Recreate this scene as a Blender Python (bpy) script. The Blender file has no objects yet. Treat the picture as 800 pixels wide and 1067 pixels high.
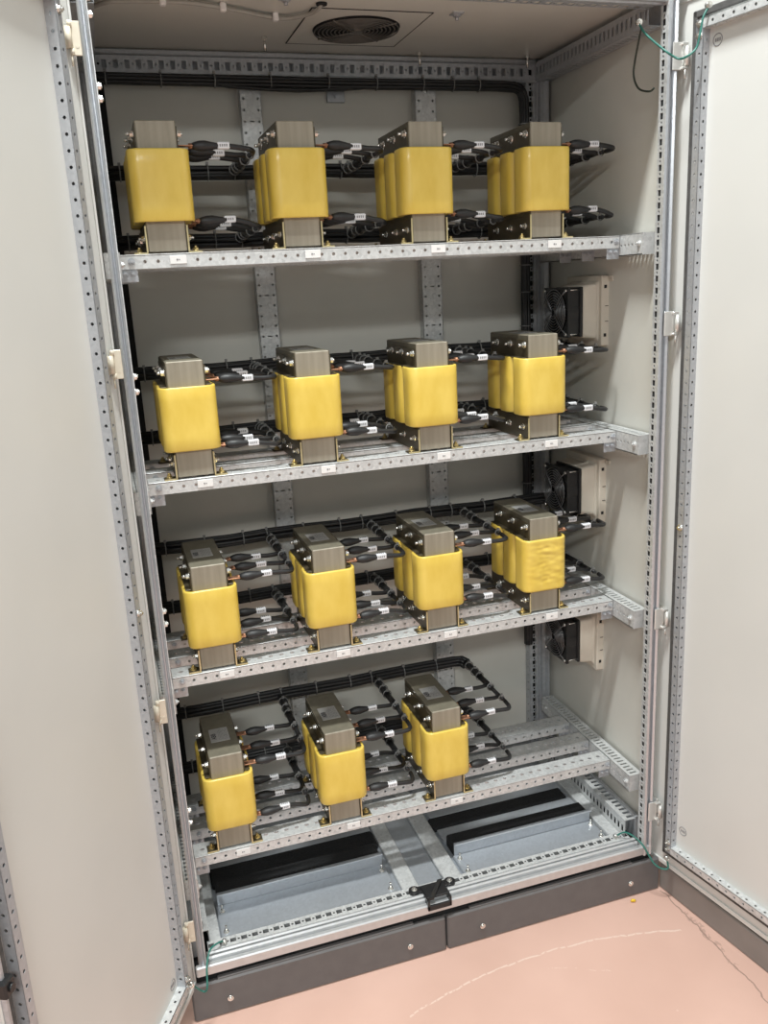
import bpy, math, random
from mathutils import Vector, Matrix, noise
random.seed(7)
C = bpy.context.scene.collection
V = Vector
PI = math.pi

# ------------------------------------------------------------------ materials
def new_mat(name):
    m = bpy.data.materials.new(name); m.use_nodes = True
    nt = m.node_tree
    return m, nt, nt.nodes['Principled BSDF']

def node(nt, typ, **kw):
    n = nt.nodes.new(typ)
    for k, v in kw.items():
        setattr(n, k, v)
    return n

def mat(name, col, rough=.5, metal=0., var=.06, scale=40., bump=0., coat=0., spec=.5, detail=3., stretch=None, rvar=0.):
    """principled material whose colour (and gloss) is gently mottled by noise"""
    m, nt, b = new_mat(name)
    tc = node(nt, 'ShaderNodeTexCoord')
    src = tc.outputs['Object']
    if stretch:
        mp = node(nt, 'ShaderNodeMapping'); mp.inputs['Scale'].default_value = stretch
        nt.links.new(src, mp.inputs['Vector']); src = mp.outputs['Vector']
    nz = node(nt, 'ShaderNodeTexNoise')
    nz.inputs['Scale'].default_value = scale; nz.inputs['Detail'].default_value = detail
    nt.links.new(src, nz.inputs['Vector'])
    rp = node(nt, 'ShaderNodeValToRGB')
    lo = [max(0, c * (1 - var)) for c in col]; hi = [min(1, c * (1 + var)) for c in col]
    rp.color_ramp.elements[0].position = .3; rp.color_ramp.elements[1].position = .7
    rp.color_ramp.elements[0].color = (*lo, 1); rp.color_ramp.elements[1].color = (*hi, 1)
    nt.links.new(nz.outputs['Fac'], rp.inputs['Fac'])
    nt.links.new(rp.outputs['Color'], b.inputs['Base Color'])
    b.inputs['Roughness'].default_value = rough
    b.inputs['Metallic'].default_value = metal
    b.inputs['Coat Weight'].default_value = coat
    b.inputs['Coat Roughness'].default_value = .15
    b.inputs['Specular IOR Level'].default_value = spec
    if rvar:
        mr = node(nt, 'ShaderNodeMapRange')
        mr.inputs['To Min'].default_value = rough - rvar; mr.inputs['To Max'].default_value = rough + rvar
        nt.links.new(nz.outputs['Fac'], mr.inputs['Value']); nt.links.new(mr.outputs['Result'], b.inputs['Roughness'])
    if bump:
        bp = node(nt, 'ShaderNodeBump'); bp.inputs['Strength'].default_value = bump; bp.inputs['Distance'].default_value = .002
        nt.links.new(nz.outputs['Fac'], bp.inputs['Height']); nt.links.new(bp.outputs['Normal'], b.inputs['Normal'])
    return m

def galvanised(name, col, var, rough, metal):
    m, nt, b = new_mat(name)
    tc = node(nt, 'ShaderNodeTexCoord')
    vo = node(nt, 'ShaderNodeTexVoronoi'); vo.inputs['Scale'].default_value = 160
    nz = node(nt, 'ShaderNodeTexNoise'); nz.inputs['Scale'].default_value = 22; nz.inputs['Detail'].default_value = 4
    nt.links.new(tc.outputs['Object'], vo.inputs['Vector']); nt.links.new(tc.outputs['Object'], nz.inputs['Vector'])
    bw = node(nt, 'ShaderNodeRGBToBW'); nt.links.new(vo.outputs['Color'], bw.inputs['Color'])
    ad = node(nt, 'ShaderNodeMath', operation='ADD'); nt.links.new(bw.outputs['Val'], ad.inputs[0]); nt.links.new(nz.outputs['Fac'], ad.inputs[1])
    mr = node(nt, 'ShaderNodeMapRange'); mr.inputs['From Min'].default_value = .5; mr.inputs['From Max'].default_value = 1.5
    nt.links.new(ad.outputs[0], mr.inputs['Value'])
    rp = node(nt, 'ShaderNodeValToRGB')
    rp.color_ramp.elements[0].color = (*[c * (1 - var) for c in col], 1)
    rp.color_ramp.elements[1].color = (*[min(1, c * (1 + var)) for c in col], 1)
    nt.links.new(mr.outputs['Result'], rp.inputs['Fac']); nt.links.new(rp.outputs['Color'], b.inputs['Base Color'])
    b.inputs['Metallic'].default_value = metal; b.inputs['Roughness'].default_value = rough
    return m

def laminated(name, c1, c2):
    """stacked core laminations: fine vertical sheet lines across x"""
    m, nt, b = new_mat(name)
    tc = node(nt, 'ShaderNodeTexCoord')
    wv = node(nt, 'ShaderNodeTexWave', bands_direction='X'); wv.inputs['Scale'].default_value = 160; wv.inputs['Distortion'].default_value = .6
    wv.inputs['Detail'].default_value = 2
    mp = node(nt, 'ShaderNodeMapping'); mp.inputs['Scale'].default_value = (1, .02, .05)
    nz = node(nt, 'ShaderNodeTexNoise'); nz.inputs['Scale'].default_value = 55; nz.inputs['Detail'].default_value = 3
    nt.links.new(tc.outputs['Object'], wv.inputs['Vector'])
    nt.links.new(tc.outputs['Object'], mp.inputs['Vector']); nt.links.new(mp.outputs['Vector'], nz.inputs['Vector'])
    mx = node(nt, 'ShaderNodeMath', operation='MULTIPLY_ADD')
    nt.links.new(wv.outputs['Fac'], mx.inputs[0]); mx.inputs[1].default_value = .3
    nt.links.new(nz.outputs['Fac'], mx.inputs[2])
    rp = node(nt, 'ShaderNodeValToRGB')
    rp.color_ramp.elements[0].position = .35; rp.color_ramp.elements[1].position = .9
    rp.color_ramp.elements[0].color = (*c1, 1); rp.color_ramp.elements[1].color = (*c2, 1)
    nt.links.new(mx.outputs[0], rp.inputs['Fac']); nt.links.new(rp.outputs['Color'], b.inputs['Base Color'])
    b.inputs['Roughness'].default_value = .55; b.inputs['Metallic'].default_value = .15
    return m

def floor_material():
    m, nt, b = new_mat('pink_floor_paint')
    tc = node(nt, 'ShaderNodeTexCoord')
    nz = node(nt, 'ShaderNodeTexNoise'); nz.inputs['Scale'].default_value = 3.5; nz.inputs['Detail'].default_value = 6
    nt.links.new(tc.outputs['Object'], nz.inputs['Vector'])
    rp = node(nt, 'ShaderNodeValToRGB')
    rp.color_ramp.elements[0].position = .3; rp.color_ramp.elements[1].position = .75
    rp.color_ramp.elements[0].color = (.585, .375, .305, 1); rp.color_ramp.elements[1].color = (.66, .435, .36, 1)
    nt.links.new(nz.outputs['Fac'], rp.inputs['Fac'])
    # one long curved scuff left by something dragged over the paint, with a broken edge
    sx = node(nt, 'ShaderNodeSeparateXYZ'); nt.links.new(tc.outputs['Object'], sx.inputs[0])
    nz2 = node(nt, 'ShaderNodeTexNoise'); nz2.inputs['Scale'].default_value = 22; nz2.inputs['Detail'].default_value = 4
    nt.links.new(tc.outputs['Object'], nz2.inputs['Vector'])
    def mth(op, a, bb=None, c=None):
        n = node(nt, 'ShaderNodeMath', operation=op)
        for i, x in enumerate((a, bb, c)):
            if x is None: continue
            if isinstance(x, (int, float)): n.inputs[i].default_value = x
            else: nt.links.new(x, n.inputs[i])
        return n.outputs[0]
    def arc(cx, cy, r, width, wob):
        dx = mth('SUBTRACT', sx.outputs['X'], cx); dy = mth('SUBTRACT', sx.outputs['Y'], cy)
        d = mth('SQRT', mth('ADD', mth('MULTIPLY', dx, dx), mth('MULTIPLY', dy, dy)))
        d = mth('ADD', d, mth('MULTIPLY', mth('SUBTRACT', nz2.outputs['Fac'], .5), wob))
        return mth('LESS_THAN', mth('ABSOLUTE', mth('SUBTRACT', d, r)), width)
    def span(axis, lo, hi):
        return mth('MULTIPLY', mth('GREATER_THAN', sx.outputs[axis], lo), mth('LESS_THAN', sx.outputs[axis], hi))
    nz3 = node(nt, 'ShaderNodeTexNoise'); nz3.inputs['Scale'].default_value = 90; nz3.inputs['Detail'].default_value = 2
    nt.links.new(tc.outputs['Object'], nz3.inputs['Vector'])
    broken = mth('GREATER_THAN', nz3.outputs['Fac'], .42)
    scuff = mth('MULTIPLY', mth('MULTIPLY', arc(.815, -1.207, 1.111, .0022, .014), span('X', .45, 1.16)), broken)
    scuff2 = mth('MULTIPLY', mth('MULTIPLY', arc(.60, -.75, .64, .0012, .02), span('X', .80, .93)), mth('GREATER_THAN', nz3.outputs['Fac'], .5))
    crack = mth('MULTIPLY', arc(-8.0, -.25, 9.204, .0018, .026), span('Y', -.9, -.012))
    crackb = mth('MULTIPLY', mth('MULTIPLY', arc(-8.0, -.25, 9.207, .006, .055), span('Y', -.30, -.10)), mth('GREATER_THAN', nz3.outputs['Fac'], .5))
    dots = node(nt, 'ShaderNodeTexVoronoi'); dots.inputs['Scale'].default_value = 9
    nt.links.new(tc.outputs['Object'], dots.inputs['Vector'])
    speck = mth('LESS_THAN', dots.outputs['Distance'], .028)
    mk = mth('MINIMUM', mth('ADD', mth('ADD', scuff, mth('MULTIPLY', scuff2, .6)), mth('MULTIPLY', speck, .45)), 1.0)
    mx = node(nt, 'ShaderNodeMix', data_type='RGBA')
    nt.links.new(mth('MULTIPLY', mk, .6), mx.inputs['Factor'])
    nt.links.new(rp.outputs['Color'], mx.inputs['A']); mx.inputs['B'].default_value = (.78, .64, .56, 1)
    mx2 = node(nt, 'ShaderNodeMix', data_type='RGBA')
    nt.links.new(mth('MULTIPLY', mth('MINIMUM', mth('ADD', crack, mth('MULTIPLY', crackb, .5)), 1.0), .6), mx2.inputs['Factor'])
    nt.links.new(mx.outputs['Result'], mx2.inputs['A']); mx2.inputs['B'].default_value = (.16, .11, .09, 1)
    nt.links.new(mx2.outputs['Result'], b.inputs['Base Color'])
    b.inputs['Roughness'].default_value = .42
    bp = node(nt, 'ShaderNodeBump'); bp.inputs['Strength'].default_value = .12; bp.inputs['Distance'].default_value = .004
    nt.links.new(nz.outputs['Fac'], bp.inputs['Height']); nt.links.new(bp.outputs['Normal'], b.inputs['Normal'])
    return m

def coil_material():
    m, nt, b = new_mat('yellow_insulation')
    tc = node(nt, 'ShaderNodeTexCoord'); oi = node(nt, 'ShaderNodeObjectInfo')
    ad = node(nt, 'ShaderNodeVectorMath', operation='ADD')
    nt.links.new(tc.outputs['Object'], ad.inputs[0])
    ml = node(nt, 'ShaderNodeVectorMath', operation='SCALE'); ml.inputs['Scale'].default_value = 1.0
    nt.links.new(oi.outputs['Location'], ml.inputs[0]); nt.links.new(ml.outputs['Vector'], ad.inputs[1])
    mp = node(nt, 'ShaderNodeMapping'); mp.inputs['Scale'].default_value = (1, 1, .45)
    nt.links.new(ad.outputs['Vector'], mp.inputs['Vector'])
    nz = node(nt, 'ShaderNodeTexNoise'); nz.inputs['Scale'].default_value = 34; nz.inputs['Detail'].default_value = 5
    nt.links.new(mp.outputs['Vector'], nz.inputs['Vector'])
    rp = node(nt, 'ShaderNodeValToRGB')
    rp.color_ramp.elements[0].position = .28; rp.color_ramp.elements[1].position = .78
    rp.color_ramp.elements[0].color = (.70, .49, .070, 1); rp.color_ramp.elements[1].color = (.80, .595, .125, 1)
    nt.links.new(nz.outputs['Fac'], rp.inputs['Fac']); nt.links.new(rp.outputs['Color'], b.inputs['Base Color'])
    b.inputs['Roughness'].default_value = .42
    b.inputs['Coat Weight'].default_value = .35; b.inputs['Coat Roughness'].default_value = .18
    nz2 = node(nt, 'ShaderNodeTexNoise'); nz2.inputs['Scale'].default_value = 26; nz2.inputs['Detail'].default_value = 3
    nt.links.new(mp.outputs['Vector'], nz2.inputs['Vector'])
    bp = node(nt, 'ShaderNodeBump'); bp.inputs['Strength'].default_value = .22; bp.inputs['Distance'].default_value = .003
    nt.links.new(nz2.outputs['Fac'], bp.inputs['Height']); nt.links.new(bp.outputs['Normal'], b.inputs['Normal'])
    nt.links.new(bp.outputs['Normal'], b.inputs['Coat Normal'])
    return m

M = dict(
    grey=mat('light_grey_paint', (.63, .62, .57), .38, var=.025, scale=9),
    door=mat('door_inner_paint', (.665, .665, .64), .42, var=.02, scale=5),
    rim=mat('door_rim_paint', (.70, .69, .66), .35, var=.02, scale=14),
    plinth=mat('dark_grey_plinth', (.125, .120, .120), .36, var=.06, scale=30),
    base=mat('bounce_tinted_baseboard', (.23, .205, .19), .5, var=.06, scale=14),  # grey lightened and warmed to hold the pink floor's bounce light
    wall=mat('room_wall_paint', (.62, .61, .57), .7, var=.03, scale=6),
    galv=galvanised('galvanised_steel', (.62, .63, .63), .15, .45, .35),
    galvd=galvanised('frame_steel', (.46, .475, .50), .08, .40, .45),
    post=galvanised('post_steel', (.56, .58, .61), .05, .32, .7),
    hingem=mat('hinge_metal', (.72, .71, .68), .32, .5, var=.04),
    plate=galvanised('zinc_sheet', (.50, .53, .57), .06, .36, .55),
    bright=mat('bright_roll_formed_steel', (.60, .61, .62), .36, .6, .05, 60),
    hole=mat('gap_shade_black', (.012, .012, .013), .9, var=.2),  # near-black; stands in for shade in gaps and hollows, also colours small fittings
    gasket=mat('rubber_gasket', (.085, .082, .08), .75, var=.15, scale=80),
    coil=coil_material(),
    core=laminated('core_laminations', (.20, .175, .13), (.36, .325, .26)),
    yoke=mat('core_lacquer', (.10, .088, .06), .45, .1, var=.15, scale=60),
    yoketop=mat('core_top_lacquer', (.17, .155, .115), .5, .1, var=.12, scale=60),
    clamp=mat('olive_clamp', (.075, .06, .035), .42, .3, var=.2, scale=60),
    edge=mat('chromated_bracket', (.62, .53, .30), .35, .6, var=.15, scale=60),
    bolt=mat('zinc_bolt', (.74, .73, .70), .25, .9, var=.1, scale=90),
    brass=mat('yellow_chromate_bolt', (.66, .52, .24), .3, .85, var=.15, scale=90),
    copper=mat('copper_lug', (.34, .17, .10), .45, .6, var=.15, scale=90),
    black=mat('black_cable_jacket', (.018, .018, .019), .42, var=.2, scale=90),
    boot=mat('heat_shrink', (.016, .016, .017), .5, var=.25, scale=70, bump=.3),
    tie=mat('cable_tie', (.22, .22, .215), .45, var=.1),
    marker=mat('marker_sleeve', (.70, .71, .74), .5, var=.05, scale=60),
    print=mat('label_print', (.05, .05, .055), .6, var=.1),
    gprint=mat('label_small_print', (.24, .24, .25), .6, var=.1),
    white=mat('white_sticker', (.80, .79, .78), .5, var=.03),
    silver=mat('rating_label_foil', (.46, .46, .45), .42, .3, var=.06, scale=60),
    beige=mat('beige_plastic', (.60, .55, .47), .45, var=.03, scale=30),
    fan=mat('black_fan_plastic', (.014, .014, .015), .38, var=.2),
    guard=mat('fan_guard_wire', (.24, .24, .245), .3, .6, var=.2),
    conduit=mat('grey_wire_sheath', (.36, .35, .32), .5, var=.05),
    green=mat('green_earth_wire', (.03, .16, .13), .4, var=.25, scale=60),
    dgreen=mat('dark_wire', (.03, .04, .03), .5, var=.2),
    yellow=mat('yellow_scrap', (.80, .52, .03), .5, var=.1),
    brush=mat('black_brush_strip', (.012, .012, .013), .9, var=.5, scale=300, bump=.8),
    vent=mat('dark_vent_grille', (.13, .122, .11), .5, .2, var=.1),
    cream=mat('cream_hinge', (.66, .60, .49), .4, .2, var=.05),
)

# ------------------------------------------------------------------ mesh builder
class MB:
    def __init__(s): s.v = []; s.f = []; s.sm = []
    def add(s, vs, fs, smooth=False):
        o = len(s.v); s.v += [tuple(p) for p in vs]
        for f in fs: s.f.append([i + o for i in f]); s.sm.append(smooth)
    def box(s, a, b, T=None):
        (x0, y0, z0), (x1, y1, z1) = a, b
        vs = [(x0,y0,z0),(x1,y0,z0),(x1,y1,z0),(x0,y1,z0),(x0,y0,z1),(x1,y0,z1),(x1,y1,z1),(x0,y1,z1)]
        if T: vs = [T(*p) for p in vs]
        s.add(vs, [(0,3,2,1),(4,5,6,7),(0,1,5,4),(1,2,6,5),(2,3,7,6),(3,0,4,7)])
    def bbox(s, a, b, r, T=None):
        """box with chamfered edges"""
        (x0,y0,z0),(x1,y1,z1) = a, b
        vs = []; idx = {}
        for ix in (0,1):
            for iy in (0,1):
                for iz in (0,1):
                    X = x1 if ix else x0; Y = y1 if iy else y0; Z = z1 if iz else z0
                    dx = -r if ix else r; dy = -r if iy else r; dz = -r if iz else r
                    for k, p in enumerate(((X, Y+dy, Z+dz), (X+dx, Y, Z+dz), (X+dx, Y+dy, Z))):
                        idx[(ix,iy,iz,k)] = len(vs); vs.append(p)
        fs = []
        g = lambda ix,iy,iz,k: idx[(ix,iy,iz,k)]
        for i in (0,1):
            q = [g(i,0,0,0), g(i,1,0,0), g(i,1,1,0), g(i,0,1,0)]; fs.append(q if i else q[::-1])
            q = [g(0,i,0,1), g(1,i,0,1), g(1,i,1,1), g(0,i,1,1)]; fs.append(q[::-1] if i else q)
            q = [g(0,0,i,2), g(1,0,i,2), g(1,1,i,2), g(0,1,i,2)]; fs.append(q if i else q[::-1])
            for j in (0,1):
                fs.append([g(i,j,0,0), g(i,j,1,0), g(i,j,1,1), g(i,j,0,1)])
                fs.append([g(i,0,j,0), g(i,1,j,0), g(i,1,j,2), g(i,0,j,2)])
                fs.append([g(0,i,j,1), g(1,i,j,1), g(1,i,j,2), g(0,i,j,2)])
        for key in [(a_,b_,c_) for a_ in (0,1) for b_ in (0,1) for c_ in (0,1)]:
            fs.append([g(*key,0), g(*key,1), g(*key,2)])
        if T: vs = [T(*p) for p in vs]
        s.add(vs, fs)
    def ring_tube(s, rings, close=False, cap=True, smooth=True):
        n = len(rings[0]); o = len(s.v)
        for r in rings: s.v += [tuple(p) for p in r]
        m = len(rings)
        for i in range(m if close else m - 1):
            a = o + i * n; b = o + ((i + 1) % m) * n
            for k in range(n):
                s.f.append([a + k, a + (k+1) % n, b + (k+1) % n, b + k]); s.sm.append(smooth)
        if cap and not close:
            s.f.append([o + k for k in range(n)][::-1]); s.sm.append(False)
            s.f.append([o + (m-1)*n + k for k in range(n)]); s.sm.append(False)
    def tube(s, pts, r, n=8, close=False, flat=None):
        """sweep a circle (or an ellipse, flat=(a,b)) along points; r may be a list"""
        P = [V(p) for p in pts]; m = len(P)
        rr = r if isinstance(r, (list, tuple)) else [r] * m
        rings = []; prev = None
        for i in range(m):
            if close: t = (P[(i+1) % m] - P[i-1])
            else: t = P[min(i+1, m-1)] - P[max(i-1, 0)]
            t.normalize()
            if prev is None:
                ref = V((0,0,1)) if abs(t.z) < .9 else V((1,0,0))
                u = t.cross(ref).normalized()
            else:
                u = (prev - t * prev.dot(t)); u = u.normalized() if u.length > 1e-6 else t.orthogonal().normalized()
            prev = u; w = u.cross(t)
            fa, fb = flat if flat else (1, 1)
            rings.append([P[i] + (u * math.cos(2*PI*k/n) * fa + w * math.sin(2*PI*k/n) * fb) * rr[i] for k in range(n)])
        s.ring_tube(rings, close)
    def cyl(s, p, q, r, n=12, smooth=True):
        s.tube([p, q], r, n)
        if not smooth:
            for i in range(1, n + 3): s.sm[-i] = False
    def hexbolt(s, p, d, r=.0065, h=.006, rod=.004, L=.012):
        p = V(p); d = V(d).normalized()
        s.cyl(p, p + d * .0016, r * 1.35, 14)
        s.cyl(p + d * .0016, p + d * (.0016 + h), r, 6, smooth=False)
        if L: s.cyl(p + d * (.0016 + h), p + d * (.0016 + h + L), rod, 8)
    def perf(s, o, u, v, n, L, W, t, rows, pitch=.025, start=None, solid=()):
        """thin sheet o + a*u + b*v (0<=a<=L, 0<=b<=W), thickness t against n, with a row of holes per band.
        rows: list of (band height fraction, ru, rv, 'o' round / 's' square or a list of kinds cycling per cell)"""
        o, u, v, n = V(o), V(u), V(v), V(n)
        nc = int(L / pitch + 1e-6)
        mg = (L - nc * pitch) / 2
        cuts = [0]
        for r_ in rows: cuts.append(cuts[-1] + r_[0] * W)
        tot = cuts[-1]; cuts = [c / tot * W for c in cuts]
        P = lambda a, b, k: o + u*a + v*b - n*(t if k else 0)
        def quad(a0, b0, a1, b1):
            vs = [P(a0,b0,0), P(a1,b0,0), P(a1,b1,0), P(a0,b1,0), P(a0,b0,1), P(a1,b0,1), P(a1,b1,1), P(a0,b1,1)]
            s.add(vs, [(0,1,2,3), (7,6,5,4)])
        if mg > 1e-5:
            quad(0, 0, mg, W); quad(L - mg, 0, L, W)
        for ri, row in enumerate(rows):
            b0, b1 = cuts[ri], cuts[ri+1]; bc = (b0 + b1) / 2
            for c in range(nc):
                a0 = mg + c * pitch; a1 = a0 + pitch; ac = (a0 + a1) / 2
                kind = row[3] if isinstance(row[3], str) else row[3][c % len(row[3])]
                if kind == '-' or c in solid:
                    quad(a0, b0, a1, b1); continue
                ru, rv = row[1], row[2]
                if isinstance(ru, (list, tuple)): ru = ru[c % len(ru)]
                if isinstance(rv, (list, tuple)): rv = rv[c % len(rv)]
                outer = [(a1,bc),(a1,b1),(ac,b1),(a0,b1),(a0,bc),(a0,b0),(ac,b0),(a1,b0)]
                if kind == 's':
                    inner = [(ac+ru,bc),(ac+ru,bc+rv),(ac,bc+rv),(ac-ru,bc+rv),(ac-ru,bc),(ac-ru,bc-rv),(ac,bc-rv),(ac+ru,bc-rv)]
                else:
                    inner = [(ac+ru*math.cos(k*PI/4), bc+rv*math.sin(k*PI/4)) for k in range(8)]
                vs = [P(*p, 0) for p in outer] + [P(*p, 0) for p in inner] + [P(*p, 1) for p in outer] + [P(*p, 1) for p in inner]
                fs = []
                for k in range(8):
                    j = (k+1) % 8
                    fs += [(k, j, 8+j, 8+k), (16+k, 24+k, 24+j, 16+j), (8+k, 8+j, 24+j, 24+k)]
                s.add(vs, fs)
        # rim
        c0 = [P(0,0,0), P(L,0,0), P(L,W,0), P(0,W,0), P(0,0,1), P(L,0,1), P(L,W,1), P(0,W,1)]
        s.add(c0, [(0,4,5,1), (1,5,6,2), (2,6,7,3), (3,7,4,0)])
    def build(s, name, material, parent=None, loc=None, label=None):
        me = bpy.data.meshes.new(name)
        base = V(loc) if loc is not None else V((0,0,0))
        par = V(parent['_o']) if parent is not None else V((0,0,0))
        org = base if loc is not None else par
        me.from_pydata([tuple(V(p) - org) for p in s.v], [], s.f)
        me.polygons.foreach_set('use_smooth', s.sm)
        me.materials.append(material); me.update()
        import bmesh
        bm = bmesh.new(); bm.from_mesh(me); bmesh.ops.recalc_face_normals(bm, faces=bm.faces); bm.to_mesh(me); bm.free()
        o = bpy.data.objects.new(name, me); C.objects.link(o)
        o['_o'] = tuple(org)
        if parent is not None: o.parent = parent
        o.location = org - par
        if label: o['label'] = label
        return o

def thing(name, loc, label, cat, group=None):
    o = bpy.data.objects.new(name, None); C.objects.link(o); o.empty_display_size = .05
    o.location = loc; o['_o'] = tuple(loc)
    tag(o, label, cat, group); return o
def tag(o, label, cat, group=None):
    o['label'] = label; o['category'] = cat
    if group: o['group'] = group
def copy_tree(o, parent=None):
    c = o.copy(); C.objects.link(c)
    if parent is not None: c.parent = parent
    for ch in list(o.children): copy_tree(ch, c)
    return c
def smooth_path(pts, k=6):
    """Catmull-Rom through points"""
    P = [V(p) for p in pts]; out = []
    for i in range(len(P) - 1):
        p0 = P[max(i-1, 0)]; p1 = P[i]; p2 = P[i+1]; p3 = P[min(i+2, len(P)-1)]
        for j in range(k):
            t = j / k
            out.append(.5 * ((2*p1) + (p2-p0)*t + (2*p0-5*p1+4*p2-p3)*t*t + (3*p1-p0-3*p2+p3)*t**3))
    out.append(P[-1]); return out

SH = [1.648, 1.2016, .7692, .3174]      # top of the four shelves
RN = ['top', 'second', 'third', 'bottom']
YB = .575                                # inner face of the back panel
ZC = 2.11                                # underside of the roof
XL, XR = .006, 1.180                     # inner faces of the side panels

# ------------------------------------------------------------------ setting
mb = MB(); mb.box((-3.5, -4, -.05), (4.5, 2.5, 0))
fl = mb.build('floor', floor_material()); fl['kind'] = 'structure'
mb = MB(); mb.box((-3.5, .95, 0), (4.5, 1.05, 3.0))
w = mb.build('wall_back', M['wall']); w['kind'] = 'structure'
# dark skirting that runs forward from the cabinet corner under the open right door
def Tline(p, ang):
    c, s_ = math.cos(ang), math.sin(ang)
    return lambda a, n, z: (p[0] + c*a - s_*n, p[1] + s_*a + c*n, z)
T = Tline((1.205, -.003), math.radians(-81))
mb = MB(); mb.bbox((-.006, 0, 0), (1.9, .03, .074), .003, T)
o = mb.build('baseboard_right', M['base']); o['kind'] = 'structure'
mb = MB(); mb.box((-.0, .031, 0), (1.9, .12, 3.0), Tline((1.225, -.003), math.radians(-81)))
o = mb.build('wall_right', M['wall']); o['kind'] = 'structure'

# ------------------------------------------------------------------ cabinet
cab = thing('electrical_cabinet', (.6, .3, 0), 'tall light grey steel cabinet with two open doors on a dark plinth', 'cabinet')
mb = MB(); mb.bbox((XL, YB, .10), (XR, YB + .012, 2.12), .002)
mb.build('back_panel', M['grey'], cab)
mb = MB(); mb.bbox((XR, .045, .10), (XR + .008, YB + .012, 2.12), .002); mb.build('side_panel', M['grey'], cab)
mb = MB(); mb.bbox((XL - .008, .045, .10), (XL, YB + .012, 2.12), .002); mb.build('side_panel', M['grey'], cab)
mb = MB(); mb.bbox((XL - .008, -.004, ZC), (XR + .008, YB + .012, ZC + .014), .002)
roof = mb.build('roof_panel', M['grey'], cab)
for x, y in ((.81, .515), (.413, .425), (1.10, .515)):
    mb = MB(); mb.cyl((x, y, ZC), (x, y, ZC - .030), .0030, 8); mb.cyl((x, y, ZC - .001), (x, y, ZC - .008), .006, 6, False)
    mb.build('roof_stud', M['bolt'], roof)
for x, y in ((.782, .213), (.407, .163)):
    mb = MB(); mb.hexbolt((x, y, ZC), (0, 0, -1), .008, .006, .004, .006)
    mb.box((x - .012, y - .012, ZC - .003), (x + .012, y + .012, ZC)); mb.build('roof_bolt', M['galvd'], roof)

# corner posts: a rounded outer roll, two ridges, and the slotted inner face
def post(x_out, sgn, y0, ydir, k=1.0, depth=.012):
    """x_out outer edge; sgn direction inward (+1/-1); y0 outer face; ydir +1 for front posts; open behind, like the real roll-formed section"""
    mb = MB()
    X = lambda a: x_out + sgn * a * k
    Y = lambda b: y0 + ydir * b
    prof = [(0, .014), (.003, .005), (.008, .000), (.0125, .003), (.0140, .009), (.0170, .009), (.0195, .002), (.0240, .000), (.0285, .0015),
            (.0285, .004), (.0240, .004), (.0205, .012), (.0110, .012), (.004, .020), (0, .020)]
    za, zb = .112, 2.105
    rings = [[(X(a), Y(b), z) for a, b in prof] for z in (za, zb)]
    mb.ring_tube(rings, smooth=False)
    return mb, X, Y
for x_out, sgn, k in ((XR - .002, -1, 1.0), (.020, 1, .58)):
    mb, X, Y = post(x_out, sgn, -.004 if sgn < 0 else .0, 1, k)
    p = mb.build('frame_post', M['post'], cab)
    # slotted inner face with alternating square and round holes
    mb = MB()
    mb.perf((X(.0290), -.002, .115), (0, 0, 1), (0, 1, 0), (sgn, 0, 0), 1.985, .026, .0015,
            [(.26, .001, .001, '-'), (.64, [.0062, .0032], [.0052, .0026], ['s', 'o']), (.10, .001, .001, '-')], pitch=.0125)
    mb.build('slotted_strip', M['galv'], p)
    mb = MB(); mb.box((min(X(.0215), X(.0272)), .0045, .12), (max(X(.0215), X(.0272)), .0235, 2.1)); mb.build('post_shade_liner', M['hole'], p)  # dark liner added behind the slots to stand in for the hollow's shade
for z in (2.053, 2.027, 1.918, 1.898, 1.429, 1.401, .968, .941, .52, .49):
    mb = MB(); mb.hexbolt((.0368, .017, z), (1, 0, 0), .0060, .0045, .003, .002); mb.build('post_bolt', M['bolt'], p)
for x_out, sgn in ((XR - .012, -1), (XL + .004, 1)):
    mb, X, Y = post(x_out, sgn, YB - .026, -1, 1.0)
    p = mb.build('frame_post', M['galvd'], cab)
    mb = MB()
    xs = X(.030) if sgn > 0 else X(.030 + .028)
    mb.perf((xs, YB - .03, .115), (0, 0, 1), (1, 0, 0), (0, -1, 0), 1.985, .028 if sgn < 0 else .012, .0015,
            [(1, [.0062, .003], [.0055, .003], ['s', 'o'])], pitch=.0125)
    mb.build('slotted_strip', M['galvd'], p)
    mb = MB()
    mb.perf((X(.0585), YB - .028, .115), (0, 0, 1), (0, 1, 0), (sgn, 0, 0), 1.985, .026, .0015,
            [(1, .003, .003, 'o')], pitch=.025)
    if sgn < 0: mb.build('slotted_strip', M['galvd'], p)
    mb = MB(); mb.box((min(X(.032), X(.056)), YB - .010, .12), (max(X(.032), X(.056)), YB - .004, 2.1)); mb.build('post_shade_liner', M['hole'], p)  # same added dark liner, shade for the rear post slots

# top rails
SLOT = [(1, [.0065, .003], [.0075, .003], ['s', 'o'])]
mb = MB(); mb.bbox((.04, .0, 2.086), (XR - .002, .012, 2.109), .003); mb.bbox((.04, .014, 2.084), (XR - .02, .028, 2.108), .003)
r = mb.build('frame_rail', M['galvd'], cab)
mb = MB(); mb.perf((.045, .030, 2.084), (1, 0, 0), (0, 1, 0), (0, 0, -1), 1.09, .020, .0015, SLOT, pitch=.0125); mb.build('slotted_strip', M['galvd'], r)
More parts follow.
